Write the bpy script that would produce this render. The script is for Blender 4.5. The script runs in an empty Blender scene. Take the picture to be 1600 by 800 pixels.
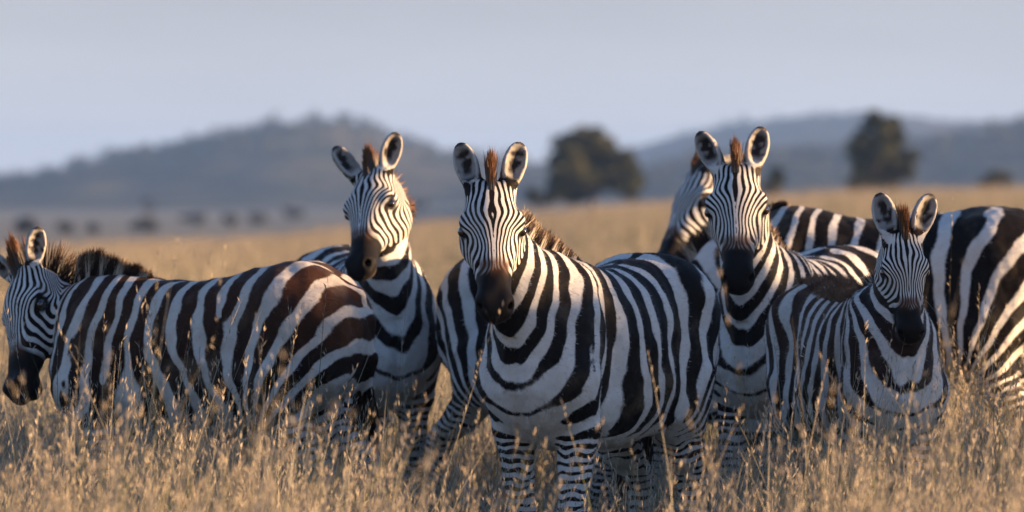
import bpy, math, random
import numpy as np
from mathutils import Vector, Matrix

# ------------------------------------------------------------------ camera, sky, sun, exposure
scene = bpy.context.scene
COL = scene.collection
FPX, CAMH, HORIZ = 9000.0, 1.5, 310.0          # focal length in photo pixels, eye height, horizon row
cam_d = bpy.data.cameras.new("camera")
cam = bpy.data.objects.new("camera", cam_d); COL.objects.link(cam)
cam.location = (0, 0, CAMH)
cam.rotation_euler = (math.radians(90) - math.atan((400 - HORIZ) / FPX), 0, 0)
cam_d.sensor_width = 36.0
cam_d.lens = 36.0 * FPX / 1600.0
cam_d.clip_start = 0.5; cam_d.clip_end = 30000
cam_d.dof.use_dof = True; cam_d.dof.focus_distance = 20.3; cam_d.dof.aperture_fstop = 3.5
scene.camera = cam

SUN_AZ, SUN_EL = math.radians(-8), math.radians(7)     # azimuth from +X towards +Y
world = bpy.data.worlds.new("World"); scene.world = world; world.use_nodes = True
nt = world.node_tree; bg = nt.nodes["Background"]
sky = nt.nodes.new("ShaderNodeTexSky"); sky.sky_type = 'NISHITA'; sky.sun_disc = False
sky.sun_elevation = SUN_EL
sky.sun_rotation = math.pi / 2 - SUN_AZ
sky.air_density = 1.0; sky.dust_density = .5; sky.ozone_density = 3.0
hs = nt.nodes.new("ShaderNodeHueSaturation"); hs.inputs["Saturation"].default_value = 0.9
nt.links.new(sky.outputs[0], hs.inputs["Color"]); tint = nt.nodes.new("ShaderNodeMix"); tint.data_type = 'RGBA'; tint.blend_type = 'MULTIPLY'; tint.inputs[0].default_value = 1.0
tint.inputs[7].default_value = (.92, .98, 1.18, 1); nt.links.new(hs.outputs[0], tint.inputs[6]); 
# pale evening haze low over the horizon, brightest at the skyline
geo = nt.nodes.new("ShaderNodeTexCoord"); sepz = nt.nodes.new("ShaderNodeSeparateXYZ"); nt.links.new(geo.outputs["Generated"], sepz.inputs[0])
def wramp(a, b):
    m = nt.nodes.new("ShaderNodeMapRange"); m.interpolation_type = 'SMOOTHSTEP'; m.inputs[1].default_value = a; m.inputs[2].default_value = b
    nt.links.new(sepz.outputs[2], m.inputs[0]); return m.outputs[0]
low = nt.nodes.new("ShaderNodeMix"); low.data_type = 'RGBA'; nt.links.new(wramp(.0, .042), low.inputs[0])
low.inputs[6].default_value = (2.72, 2.70, 2.76, 1); low.inputs[7].default_value = (1.70, 1.72, 1.85, 1)
fin = nt.nodes.new("ShaderNodeMix"); fin.data_type = 'RGBA'; nt.links.new(wramp(.04, .30), fin.inputs[0])
nt.links.new(low.outputs[2], fin.inputs[6]); nt.links.new(tint.outputs[2], fin.inputs[7]); 
hz = nt.nodes.new("ShaderNodeTexNoise"); hz.inputs["Scale"].default_value = 9.0; hz.inputs["Detail"].default_value = 3.0       # uneven haze
mp = nt.nodes.new("ShaderNodeMapping"); mp.inputs["Scale"].default_value = (1, 1, 5); nt.links.new(geo.outputs["Generated"], mp.inputs[0]); nt.links.new(mp.outputs[0], hz.inputs["Vector"])
hm_ = nt.nodes.new("ShaderNodeMapRange"); hm_.inputs[1].default_value = .3; hm_.inputs[2].default_value = .7; hm_.inputs[3].default_value = .92; hm_.inputs[4].default_value = 1.06
nt.links.new(hz.outputs[0], hm_.inputs[0]); vm = nt.nodes.new("ShaderNodeVectorMath"); vm.operation = 'SCALE'
nt.links.new(fin.outputs[2], vm.inputs[0]); nt.links.new(hm_.outputs[0], vm.inputs["Scale"]); nt.links.new(vm.outputs[0], bg.inputs["Color"])
bg.inputs["Strength"].default_value = 0.10

sun_d = bpy.data.lights.new("sun", 'SUN'); sun = bpy.data.objects.new("sun", sun_d); COL.objects.link(sun)
sun_d.energy = 5.0; sun_d.angle = math.radians(0.6); sun_d.color = (1.0, 0.64, 0.33)
sdir = Vector((math.cos(SUN_EL) * math.cos(SUN_AZ), math.cos(SUN_EL) * math.sin(SUN_AZ), math.sin(SUN_EL)))
sun.rotation_euler = sdir.to_track_quat('Z', 'Y').to_euler(); sun.location = (30, -10, 12)
vs = scene.view_settings
vs.view_transform = 'Standard'; vs.look = 'None'; vs.gamma = 1.0; vs.use_curve_mapping = False
vs.exposure = 1.60

# ------------------------------------------------------------------ helpers
def at(px, py, Y):
    return np.array([(px - 800) / FPX * Y, Y, CAMH - (py - HORIZ) / FPX * Y])

def nrm(v):
    v = np.asarray(v, float); return v / np.linalg.norm(v)

def smooth(x, a, b):
    t = np.clip((x - a) / (b - a), 0, 1); return t * t * (3 - 2 * t)

def mesh_obj(name, verts, faces, mat=None, parent=None, attrs=None, shade=True):
    """faces: list of arrays (n,3) / (n,4)"""
    me = bpy.data.meshes.new(name)
    verts = np.asarray(verts, np.float32)
    fl = [np.asarray(f, np.int32) for f in faces if len(f)]
    loops = np.concatenate([f.ravel() for f in fl])
    tot = np.concatenate([np.full(len(f), f.shape[1], np.int32) for f in fl])
    start = np.concatenate([[0], np.cumsum(tot)[:-1]]).astype(np.int32)
    me.vertices.add(len(verts)); me.vertices.foreach_set("co", verts.ravel())
    me.loops.add(len(loops)); me.loops.foreach_set("vertex_index", loops)
    me.polygons.add(len(tot)); me.polygons.foreach_set("loop_start", start)
    me.polygons.foreach_set("loop_total", tot)
    me.update(calc_edges=True); me.validate()
    if shade:
        me.polygons.foreach_set("use_smooth", np.ones(len(me.polygons), bool))
    for k, a in (attrs or {}).items():
        a = np.asarray(a, np.float32)
        if a.ndim == 1:
            at_ = me.attributes.new(k, 'FLOAT', 'POINT'); at_.data.foreach_set("value", a)
        else:
            if a.shape[1] == 3: a = np.concatenate([a, np.ones((len(a), 1), np.float32)], 1)
            at_ = me.attributes.new(k, 'FLOAT_COLOR', 'POINT'); at_.data.foreach_set("color", a.ravel())
    if mat: me.materials.append(mat)
    o = bpy.data.objects.new(name, me); COL.objects.link(o)
    if parent: o.parent = parent
    return o

def tag(o, label=None, cat=None, group=None, kind=None):
    for k, v in (("label", label), ("category", cat), ("group", group), ("kind", kind)):
        if v: o[k] = v
    return o

def empty(name, loc, rz=0.0):
    o = bpy.data.objects.new(name, None); COL.objects.link(o)
    o.location = loc; o.rotation_euler = (0, 0, rz); o.empty_display_size = 0.2
    return o

def wnoise(p, scale, seed, n=14):
    """smooth pseudo noise in about [-1,1]; p (N,3), scale = feature size in metres"""
    r = np.random.default_rng(seed); out = np.zeros(len(p))
    for _ in range(n):
        k = r.normal(size=3); k /= np.linalg.norm(k); k *= (2 * math.pi / scale) * r.uniform(.5, 1.3)
        out += np.sin(p @ k + r.uniform(0, 6.28))
    return out / math.sqrt(n / 2) * .6

class NB:
    """small node-tree builder"""
    def __init__(s, name):
        s.m = bpy.data.materials.new(name); s.m.use_nodes = True
        s.t = s.m.node_tree; s.b = s.t.nodes["Principled BSDF"]; s.out = s.t.nodes["Material Output"]
    def n(s, typ, **kw):
        x = s.t.nodes.new(typ)
        for k, v in kw.items(): setattr(x, k, v)
        return x
    def l(s, a, b): s.t.links.new(a, b)
    def put(s, sock, v):
        if isinstance(v, (int, float, tuple)): sock.default_value = v
        else: s.l(v, sock)
    def attr(s, name, out="Fac"):
        return s.n("ShaderNodeAttribute", attribute_name=name).outputs[out]
    def math(s, op, a, b=None, c=None, clamp=False):
        x = s.n("ShaderNodeMath", operation=op, use_clamp=clamp)
        for i, v in enumerate((a, b, c)):
            if v is not None: s.put(x.inputs[i], v)
        return x.outputs[0]
    def mix(s, f, a, b, blend='MIX'):
        x = s.n("ShaderNodeMix", data_type='RGBA', blend_type=blend)
        s.put(x.inputs[0], f)
        for i, v in ((6, a), (7, b)):
            s.put(x.inputs[i], (v + (1.0,)) if isinstance(v, tuple) and len(v) == 3 else v)
        return x.outputs[2]
    def sstep(s, v, a, b):
        x = s.n("ShaderNodeMapRange", interpolation_type='SMOOTHSTEP')
        s.put(x.inputs[0], v); x.inputs[1].default_value = a; x.inputs[2].default_value = b
        return x.outputs[0]
    def noise(s, scale, detail=2.0, vec=None, out=0, rough=.5):
        x = s.n("ShaderNodeTexNoise"); x.inputs["Scale"].default_value = scale
        x.inputs["Detail"].default_value = detail; x.inputs["Roughness"].default_value = rough
        if vec is not None: s.l(vec, x.inputs["Vector"])
        return x.outputs[out]
    def objc(s): return s.n("ShaderNodeTexCoord").outputs["Object"]
    def bump(s, h, strength, dist):
        x = s.n("ShaderNodeBump"); x.inputs["Strength"].default_value = strength; x.inputs["Distance"].default_value = dist
        s.l(h, x.inputs["Height"]); s.l(x.outputs[0], s.b.inputs["Normal"])

# ------------------------------------------------------------------ materials
def coat_material():
    q = NB("zebra_coat"); oc = q.objc()
    n1 = q.noise(45, 3, oc); n2 = q.noise(210, 3, oc)
    wob = q.math('ADD', q.math('MULTIPLY', q.math('SUBTRACT', n1, .5), .55), q.math('MULTIPLY', q.math('SUBTRACT', n2, .5), .40))
    body = q.math('ADD', q.attr("stripe"), wob)
    hp = q.attr("head_phase")
    hv = q.math('COSINE', q.math('MULTIPLY', q.math('ADD', hp, q.math('MULTIPLY', q.math('SUBTRACT', n1, .5), .22)), 2 * math.pi))
    hv = q.math('ADD', hv, .02)
    hw = q.attr("head_weight")
    v = q.math('ADD', q.math('MULTIPLY', body, q.math('SUBTRACT', 1.0, hw)), q.math('MULTIPLY', hv, hw))
    blk = q.sstep(v, -.24, .24)
    br = q.attr("brown")
    fib = q.noise(30, 4, oc, rough=.7)
    white = q.mix(fib, (.50, .475, .44), (.70, .67, .62))
    white = q.mix(q.math('MULTIPLY', br, .35), white, (.55, .40, .26))
    dark = q.mix(br, (.006, .005, .005), (.055, .022, .011))
    dark = q.mix(q.math('MULTIPLY', fib, .22), dark, (.022, .013, .010))
    c = q.mix(blk, white, dark)
    dirt = q.sstep(q.noise(6, 5, oc), .52, .75)
    c = q.mix(q.math('MULTIPLY', dirt, .34), c, (.26, .19, .125))
    c = q.mix(q.attr("zone_weight"), c, q.attr("zone_colour", "Color"))
    q.l(c, q.b.inputs["Base Color"])
    q.b.inputs["Roughness"].default_value = .62
    q.b.inputs["Specular IOR Level"].default_value = .09
    q.b.inputs["Sheen Weight"].default_value = .03; q.b.inputs["Sheen Roughness"].default_value = .4
    h = q.math('ADD', q.noise(220, 3, oc), q.math('MULTIPLY', q.noise(22, 3, oc), 1.5))
    q.bump(h, .16, .004)
    return q.m

def colour_attr_material(name, rough=.7, transl=0.0, spec=.2):
    q = NB(name); c = q.attr("colour", "Color")
    q.l(c, q.b.inputs["Base Color"]); q.b.inputs["Roughness"].default_value = rough
    q.b.inputs["Specular IOR Level"].default_value = spec
    if transl:
        t = q.n("ShaderNodeBsdfTranslucent"); q.l(c, t.inputs["Color"])
        m = q.n("ShaderNodeMixShader"); m.inputs[0].default_value = transl
        q.l(q.b.outputs[0], m.inputs[1]); q.l(t.outputs[0], m.inputs[2]); q.l(m.outputs[0], q.out.inputs["Surface"])
    return q.m

def plain(name, col, rough=.6, spec=.3, coat=0.0):
    q = NB(name); q.b.inputs["Base Color"].default_value = col + (1,); q.b.inputs["Roughness"].default_value = rough
    q.b.inputs["Specular IOR Level"].default_value = spec; q.b.inputs["Coat Weight"].default_value = coat
    return q.m

def ground_material():
    q = NB("dry_ground"); oc = q.objc()
    sep = q.n("ShaderNodeSeparateXYZ"); q.l(oc, sep.inputs[0]); Y = sep.outputs[1]
    near = q.mix(q.noise(.35, 5, oc), (.30, .205, .105), (.40, .285, .155))
    near = q.mix(q.sstep(q.noise(.05, 4, oc), .5, .7), near, (.22, .20, .10))
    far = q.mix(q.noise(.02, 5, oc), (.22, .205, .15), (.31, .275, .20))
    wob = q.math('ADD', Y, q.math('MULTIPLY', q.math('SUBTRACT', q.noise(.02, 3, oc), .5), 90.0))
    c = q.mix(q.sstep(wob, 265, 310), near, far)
    q.l(c, q.b.inputs["Base Color"]); q.b.inputs["Roughness"].default_value = .95; q.b.inputs["Specular IOR Level"].default_value = .05
    q.bump(q.noise(6, 5, oc), .6, .1)
    return q.m

def hill_material():
    q = NB("wooded_hill"); oc = q.objc()
    c = q.mix(q.sstep(q.noise(.018, 6, oc, rough=.65), .42, .6), (.035, .042, .026), (.10, .088, .055))
    q.l(c, q.b.inputs["Base Color"]); q.b.inputs["Roughness"].default_value = 1.0; q.b.inputs["Specular IOR Level"].default_value = 0.0
    return q.m

def bark_material():
    q = NB("bark"); oc = q.objc()
    q.l(q.mix(q.noise(8, 5, oc), (.06, .045, .032), (.15, .115, .085)), q.b.inputs["Base Color"])
    q.b.inputs["Roughness"].default_value = .9; q.bump(q.noise(20, 4, oc), .5, .03)
    return q.m

M_COAT = coat_material()
M_HAIR = colour_attr_material("zebra_mane_hair", .6, .18, .3)
M_EYE = plain("zebra_eye", (.014, .008, .005), .06, .6, 1.0)
M_GRASS = colour_attr_material("dry_grass", .65, .18, .2)
M_LEAF = colour_attr_material("tree_leaves", .7, .25, .15)
M_GROUND = ground_material(); M_HILL = hill_material(); M_BARK = bark_material()

# ------------------------------------------------------------------ terrain
def crest_z(px):            # height of the grass rise 250 m off, read along the horizon
    return np.interp(px, [-400, 0, 400, 620, 1000, 1300, 1600, 2100], [-1.45, -1.35, -.85, -.15, .74, 1.14, 1.34, 1.45])

def ground_z(x, y):
    x = np.asarray(x, float); y = np.asarray(y, float)
    yy = np.maximum(y, 20.0)
    px = 800 + x / yy * FPX
    f = smooth(y, 45, 250)
    drop = smooth(y, 255, 430) * np.interp(px, [0, 600, 760, 1600], [1.6, 1.9, .35, .25])
    z = crest_z(np.clip(px, -400, 2100)) * f - drop
    for mx, my, mh, mr in ((1.5, 24.2, .05, 1.2), (1.7, 26.4, .05, 1.2)):      # low swells of the ground
        z = z + mh * np.exp(-((x - mx) ** 2 + (y - my) ** 2) / mr ** 2)
    return z

def build_ground():
    ys = np.concatenate([np.linspace(-55, 60, 40), np.geomspace(62, 6900, 150)])
    us = np.linspace(-1, 1, 161); us = us * (.35 + .65 * us ** 2)
    V = []
    for y in ys:
        half = 90 + max(y, 0) * .42
        xs = us * np.minimum(half, 2800)
        V.append(np.stack([xs, np.full_like(xs, y), ground_z(xs, np.full_like(xs, y))], 1))
    V = np.concatenate(V); n, m = len(ys), len(us)
    i, j = np.meshgrid(np.arange(n - 1), np.arange(m - 1), indexing='ij')
    a = (i * m + j).ravel()
    F = np.stack([a, a + 1, a + m + 1, a + m], 1)
    o = mesh_obj("ground", V, [F], M_GROUND); tag(o, "dry savanna plain rising gently to the right", "ground", kind="structure")

def build_hill(name, label, prof, Y, depth, seed, foot=-2.0):
    px = np.array([p[0] for p in prof], float); py = np.array([p[1] for p in prof], float)
    X = (px - 800) / FPX * Y; Hh = CAMH - (py - HORIZ) / FPX * Y
    n, m = 240, 60
    xs = np.linspace(X[0], X[-1], n); hh = np.interp(xs, X, Hh)
    ker = np.hanning(9); ker /= ker.sum()
    hh = np.convolve(np.pad(hh, 4, mode='edge'), ker, 'valid')
    vv = np.linspace(-1, 1, m)
    P = np.zeros((n, m, 3))
    for j, v in enumerate(vv):
        sh = (1 - abs(v) ** 1.5) if v < 0 else (1 - v ** 2)
        P[:, j, 0] = xs; P[:, j, 1] = Y + v * depth
        P[:, j, 2] = foot + (hh - foot) * sh
    q = P.reshape(-1, 3)
    q[:, 2] += (wnoise(q, 90, seed) * 2.0 + wnoise(q, 28, seed + 1) * 1.0) * np.clip((q[:, 2] - foot) / 12, 0, 1)
    i, j = np.meshgrid(np.arange(n - 1), np.arange(m - 1), indexing='ij'); a = (i * m + j).ravel()
    F = np.stack([a, a + m, a + m + 1, a + 1], 1)
    o = mesh_obj(name, q, [F], M_HILL); tag(o, label, "hill", kind="structure")
    return xs, hh, P.reshape(n, m, 3)

def leaf_cloud(centers, radii, n_each, size, rng, c0, c1):
    """leaf quads spread through a set of ellipsoids"""
    V, C = [], []
    for c, r in zip(centers, radii):
        n = n_each
        d = rng.normal(size=(n, 3)); d /= np.linalg.norm(d, axis=1)[:, None]
        p = c + d * r * (rng.uniform(0, 1, (n, 1)) ** .45) * rng.uniform(.8, 1.15, (n, 1))
        a = rng.normal(size=(n, 3)); a /= np.linalg.norm(a, axis=1)[:, None]
        b = np.cross(a, rng.normal(size=(n, 3))); b /= np.linalg.norm(b, axis=1)[:, None]
        s = size * rng.uniform(.6, 1.4, (n, 1))
        V.append(np.stack([p - a * s, p + b * s * .55, p + a * s, p - b * s * .55], 1).reshape(-1, 3))
        t = np.clip(rng.normal(.5, .28) + rng.normal(0, .22, (n, 1)), 0, 1)
        C.append(np.repeat(np.array(c0) * (1 - t) + np.array(c1) * t, 4, 0))
    V = np.concatenate(V); C = np.concatenate(C)
    F = np.arange(len(V)).reshape(-1, 4)
    return V, F, C

def tube(pts, rad, sides=7):
    pts = np.asarray(pts, float); V = []; n = len(pts)
    for i in range(n):
        t = nrm(pts[min(i + 1, n - 1)] - pts[max(i - 1, 0)])
        a = nrm(np.cross(t, [0.31, .95, .05])); b = np.cross(t, a)
        for k in range(sides):
            w = 2 * math.pi * k / sides
            V.append(pts[i] + rad[i] * (a * math.cos(w) + b * math.sin(w)))
    F = []
    for i in range(n - 1):
        for k in range(sides):
            F.append((i * sides + k, i * sides + (k + 1) % sides, (i + 1) * sides + (k + 1) % sides, (i + 1) * sides + k))
    return np.array(V), np.array(F)

def tubes(lst):
    V, F, o = [], [], 0
    for p, r in lst:
        v, f = tube(p, r); V.append(v); F.append(f + o); o += len(v)
    return np.concatenate(V), np.concatenate(F)

def build_tree(name, label, cat, px, py_base, Y, lobes, seed, leaf=.22, nleaf=260, trunk_r=.28, c0=(.03, .036, .016), c1=(.115, .11, .05), group=None):
    """lobes: (px,py,rx_px,ry_px) ellipses of the crown as laid out at the tree's own distance"""
    rng = np.random.default_rng(seed)
    x0 = (px - 800) / FPX * Y; z0 = float(ground_z(x0, Y)) - .05
    root = empty(name, (x0, Y, z0)); tag(root, label, cat, group)
    m = Y / FPX; cs, rs = [], []
    for lx, ly, rx, ry in lobes:
        c = np.array([(lx - px) * m, 0, CAMH - (ly - HORIZ) * m - z0]); R = np.array([rx * m, .9 * rx * m, ry * m])
        for _ in range(9):
            d = rng.normal(size=3); d /= np.linalg.norm(d)
            cs.append(c + d * R * rng.uniform(.35, .8)); rs.append(R * rng.uniform(.28, .5))
    V, F, C = leaf_cloud(cs, rs, nleaf, leaf, rng, c0, c1)
    keep = np.repeat(V.reshape(-1, 4, 3)[:, :, 2].min(1) > .02, 4)
    V, C = V[keep], C[keep]; F = np.arange(len(V)).reshape(-1, 4)
    mesh_obj("crown", V, [F], M_LEAF, root, {"colour": C}, shade=False)
    L = []
    top = max(c[2] for c in cs) * .55
    L.append(([(0, 0, -.1), (.05, 0, top * .35), (-.08, .1, top * .8), (0, 0, top * 1.2)], [trunk_r, trunk_r * .8, trunk_r * .55, trunk_r * .2]))
    for c in cs[::4]:
        s = np.array([0, 0, top * rng.uniform(.3, .7)])
        L.append(([s, s * .5 + np.array(c) * .5 + rng.normal(0, .12, 3), c], [trunk_r * .4, trunk_r * .25, trunk_r * .08]))
    V, F = tubes(L); mesh_obj("trunk", V, [F], M_BARK, root)
    return root

build_ground()
HILL_L = build_hill("hill", "broad wooded hill in blue haze on the left", [(-500, 315), (-200, 302), (0, 291), (60, 281), (130, 264), (200, 248), (250, 238), (330, 216), (400, 200), (450, 195), (530, 192), (580, 202), (640, 224), (700, 240), (760, 254), (860, 268), (960, 282), (1100, 300), (1250, 315)], 2600, 520, 3)
HILL_R = build_hill("hill", "pale distant ridge in haze on the right", [(760, 318), (860, 285), (940, 256), (1000, 234), (1060, 214), (1150, 196), (1230, 184), (1300, 180), (1380, 182), (1440, 187), (1520, 194), (1600, 199), (1700, 205), (1900, 225), (2200, 290)], 4300, 700, 5)
HILL_M = build_hill("hill", "darker low wooded ridge before the pale ridge", [(840, 316), (950, 292), (1000, 272), (1080, 252), (1160, 242), (1250, 240), (1330, 236), (1400, 228), (1470, 214), (1540, 206), (1600, 201), (1700, 196), (1900, 205), (2200, 280)], 2300, 420, 8)

def hill_woods(name, label, hills, seed):
    rng = np.random.default_rng(seed); cs, rs = [], []
    for (xs, hh, P), n in hills:
        for _ in range(n):
            i = rng.integers(8, P.shape[0] - 8); j = int(np.clip(rng.normal(26, 9), 3, 33))
            p = P[i, j]
            if p[2] < 3: continue
            r = rng.uniform(1.8, 4.2)
            cs.append(p + np.array([0, 0, r * .6])); rs.append(np.array([r * rng.uniform(.9, 1.5), r, r * rng.uniform(.7, 1.1)]))
    V, F, C = leaf_cloud(cs, rs, 26, 1.1, rng, (.022, .028, .014), (.07, .07, .035))
    o = mesh_obj(name, V, [F], M_LEAF, None, {"colour": C}, shade=False); tag(o, label, "woodland", kind="stuff")
hill_woods("hillside_woodland", "dark scattered trees covering the hazy hillsides", [(HILL_L, 420), (HILL_M, 420), (HILL_R, 160)], 21)

# trees and bushes on the plain
build_tree("tree", "broad dark rounded tree behind the ears of the central zebra", "tree", 925, 322, 430,
           [(920, 258, 66, 52), (890, 238, 42, 34), (925, 222, 40, 24), (960, 262, 44, 44), (925, 290, 74, 32), (980, 284, 28, 32), (872, 272, 26, 42)], 31)
build_tree("tree", "tall narrow dark tree on the horizon above the foal's ears", "tree", 1368, 303, 400,
           [(1375, 198, 30, 26), (1350, 215, 28, 26), (1398, 222, 24, 36), (1372, 250, 44, 36), (1345, 280, 30, 24), (1398, 278, 26, 26), (1424, 242, 12, 10), (1338, 236, 14, 20), (1412, 262, 16, 26)], 32)
build_tree("bush", "dark green bush right of the tallest pair of zebra ears", "bush", 1212, 308, 400,
           [(1212, 278, 16, 20), (1208, 296, 22, 12)], 33, nleaf=160, trunk_r=.1)
build_tree("bush", "grey bush on the horizon near the right edge", "bush", 1560, 296, 420,
           [(1560, 280, 24, 12), (1546, 288, 16, 8)], 34, nleaf=160, trunk_r=.1)
build_tree("bush", "low shaded bush between the left hill and the central tree", "bush", 838, 325, 440,
           [(835, 306, 18, 14), (856, 312, 14, 10)], 35, nleaf=120, trunk_r=.1)
bush_spots = [(37, 352, 21, 15, "largest round grey bush on the plain at the far left"), (101, 354, 14, 11, "rounded bush second from the left on the grey plain"),
              (144, 356, 9, 8, "tiny round bush above the left zebra's mane"), (226, 350, 20, 12, "wide low bush on the plain with a pale gap on its right"),
              (232, 318, 9, 14, "slender taller tree at the foot of the left hill"), (300, 341, 22, 9, "flat spreading bush on the plain left of the grass edge"),
              (357, 344, 12, 9, "small bush touching the golden grass edge"), (402, 341, 16, 9, "low dark bush just right of the small bush at the grass edge"),
              (455, 332, 18, 10, "bush below the summit of the left hill"), (655, 322, 18, 12, "green bush right of the three quarter turned zebra head")]
for i, (bx, by, rx, ry, lab) in enumerate(bush_spots):
    Yb = min(1500.0, 4.0 * FPX / (by + ry - HORIZ))
    build_tree("bush", lab, "bush", bx, by, Yb, [(bx, by, rx, ry), (bx + rx * .4, by + ry * .3, rx * .6, ry * .7)], 50 + i, leaf=.2 * Yb / 500, nleaf=90, trunk_r=.08,
               c0=(.03, .032, .02), c1=(.09, .08, .05), group="bushes scattered over the far plain")

# ------------------------------------------------------------------ implicit surface tools
class Field:
    def __init__(s, lo, hi, h):
        s.h = h; s.lo = np.array(lo, float)
        s.ax = [np.arange(lo[i], hi[i] + h, h) for i in range(3)]
        s.f = np.full([len(a) for a in s.ax], 1.0, np.float32)
    def _sl(s, lo, hi, m):
        sl = []
        for i in range(3):
            a = int(np.clip(np.floor((lo[i] - m - s.lo[i]) / s.h), 0, len(s.ax[i])))
            b = int(np.clip(np.ceil((hi[i] + m - s.lo[i]) / s.h) + 1, 0, len(s.ax[i])))
            sl.append(slice(a, b))
        return tuple(sl)
    def _pts(s, sl):
        return (s.ax[0][sl[0]][:, None, None].astype(np.float32), s.ax[1][sl[1]][None, :, None].astype(np.float32), s.ax[2][sl[2]][None, None, :].astype(np.float32))
    def add(s, fn, lo, hi, k=.03):
        sl = s._sl(lo, hi, k + .02)
        d = fn(*s._pts(sl)); cur = s.f[sl]
        hh = np.maximum(k - np.abs(cur - d), 0) / k
        s.f[sl] = np.minimum(cur, d) - hh * hh * k * .25
    def sub(s, fn, lo, hi, k=.01):
        sl = s._sl(lo, hi, k + .02)
        d = -fn(*s._pts(sl)); cur = s.f[sl]
        hh = np.maximum(k - np.abs(cur - d), 0) / k
        s.f[sl] = np.maximum(cur, d) + hh * hh * k * .25
    def mesh(s):
        f = s.f; ins = f < 0
        nx, ny, nz = f.shape
        cnt = np.zeros((nx - 1, ny - 1, nz - 1), np.int8)
        offs = [(i, j, k) for i in (0, 1) for j in (0, 1) for k in (0, 1)]
        for i, j, k in offs: cnt += ins[i:nx - 1 + i, j:ny - 1 + j, k:nz - 1 + k]
        act = np.argwhere((cnt > 0) & (cnt < 8))
        vals = np.stack([f[act[:, 0] + i, act[:, 1] + j, act[:, 2] + k] for i, j, k in offs], 1).astype(np.float64)
        O = np.array(offs, float); acc = np.zeros((len(act), 3)); num = np.zeros(len(act))
        for a in range(8):
            for b in range(a + 1, 8):
                if np.abs(O[a] - O[b]).sum() != 1: continue
                va, vb = vals[:, a], vals[:, b]; cr = (va < 0) != (vb < 0)
                t = np.where(cr, va / np.where(cr, va - vb, 1), 0)
                acc += np.where(cr[:, None], O[a] + (O[b] - O[a]) * t[:, None], 0); num += cr
        V = (act + acc / num[:, None]) * s.h + s.lo
        idx = np.full(cnt.shape, -1, np.int64); idx[tuple(act.T)] = np.arange(len(act))
        Q = []
        for d in range(3):
            sa = [slice(None)] * 3; sb = [slice(None)] * 3; sa[d] = slice(0, -1); sb[d] = slice(1, None)
            A, B = ins[tuple(sa)], ins[tuple(sb)]
            e = np.argwhere(A != B); u, w = (d + 1) % 3, (d + 2) % 3
            ok = (e[:, u] > 0) & (e[:, w] > 0) & (e[:, u] < f.shape[u] - 1) & (e[:, w] < f.shape[w] - 1); e = e[ok]
            flip = ~A[tuple(e.T)]
            def cell(du, dw):
                c = e.copy(); c[:, u] += du; c[:, w] += dw; return idx[tuple(c.T)]
            q = np.stack([cell(-1, -1), cell(0, -1), cell(0, 0), cell(-1, 0)], 1)
            q[flip] = q[flip][:, ::-1]; Q.append(q)
        Q = np.concatenate(Q); Q = Q[(Q >= 0).all(1)]
        return V, Q

def relax(V, Q, it=3, lam=.5):
    E = np.concatenate([Q[:, [0, 1]], Q[:, [1, 2]], Q[:, [2, 3]], Q[:, [3, 0]]])
    E = np.concatenate([E, E[:, ::-1]]); deg = np.bincount(E[:, 0], minlength=len(V))
    for k in range(it):
        for l in (lam, -lam * 1.04):
            S = np.stack([np.bincount(E[:, 0], V[E[:, 1], c], minlength=len(V)) for c in range(3)], 1)
            V = V + l * (S / np.maximum(deg, 1)[:, None] - V)
    return V

def normals(V, Q):
    n = np.cross(V[Q[:, 2]] - V[Q[:, 0]], V[Q[:, 3]] - V[Q[:, 1]]); N = np.zeros_like(V)
    for c in range(4):
        for d in range(3): N[:, d] += np.bincount(Q[:, c], n[:, d], minlength=len(V))
    return N / np.maximum(np.linalg.norm(N, axis=1), 1e-9)[:, None]

def cone(a, b, ra, rb, side=None, su=1.0):
    """tapered capsule; su squashes the section along the axis 'side'"""
    a = np.asarray(a, float); b = np.asarray(b, float); ab = b - a; L2 = ab @ ab
    def fn(x, y, z):
        dx, dy, dz = x - a[0], y - a[1], z - a[2]
        t = np.clip((dx * ab[0] + dy * ab[1] + dz * ab[2]) / L2, 0, 1)
        dx, dy, dz = dx - t * ab[0], dy - t * ab[1], dz - t * ab[2]
        r = ra + t * (rb - ra); d2 = dx * dx + dy * dy + dz * dz
        if side is not None:
            s = dx * side[0] + dy * side[1] + dz * side[2]
            d2 = d2 + s * s * (1 / su ** 2 - 1)
            q = np.sqrt(np.maximum(d2, 1e-9)); l = np.sqrt(np.maximum(dx * dx + dy * dy + dz * dz, 1e-9))
            return l * (1 - r / q)
        return np.sqrt(d2) - r
    m = max(ra, rb)
    return fn, np.minimum(a, b) - m, np.maximum(a, b) + m

def spline(xs, ys, xq):
    """smooth monotone-ish interpolation (Catmull-Rom tangents)"""
    xs = np.asarray(xs, float); ys = np.asarray(ys, float); m = np.gradient(ys, xs)
    i = np.clip(np.searchsorted(xs, xq) - 1, 0, len(xs) - 2); h = xs[i + 1] - xs[i]; t = np.clip((xq - xs[i]) / h, 0, 1)
    return ((2 * t ** 3 - 3 * t ** 2 + 1) * ys[i] + (t ** 3 - 2 * t ** 2 + t) * h * m[i] + (-2 * t ** 3 + 3 * t ** 2) * ys[i + 1] + (t ** 3 - t ** 2) * h * m[i + 1])

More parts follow.
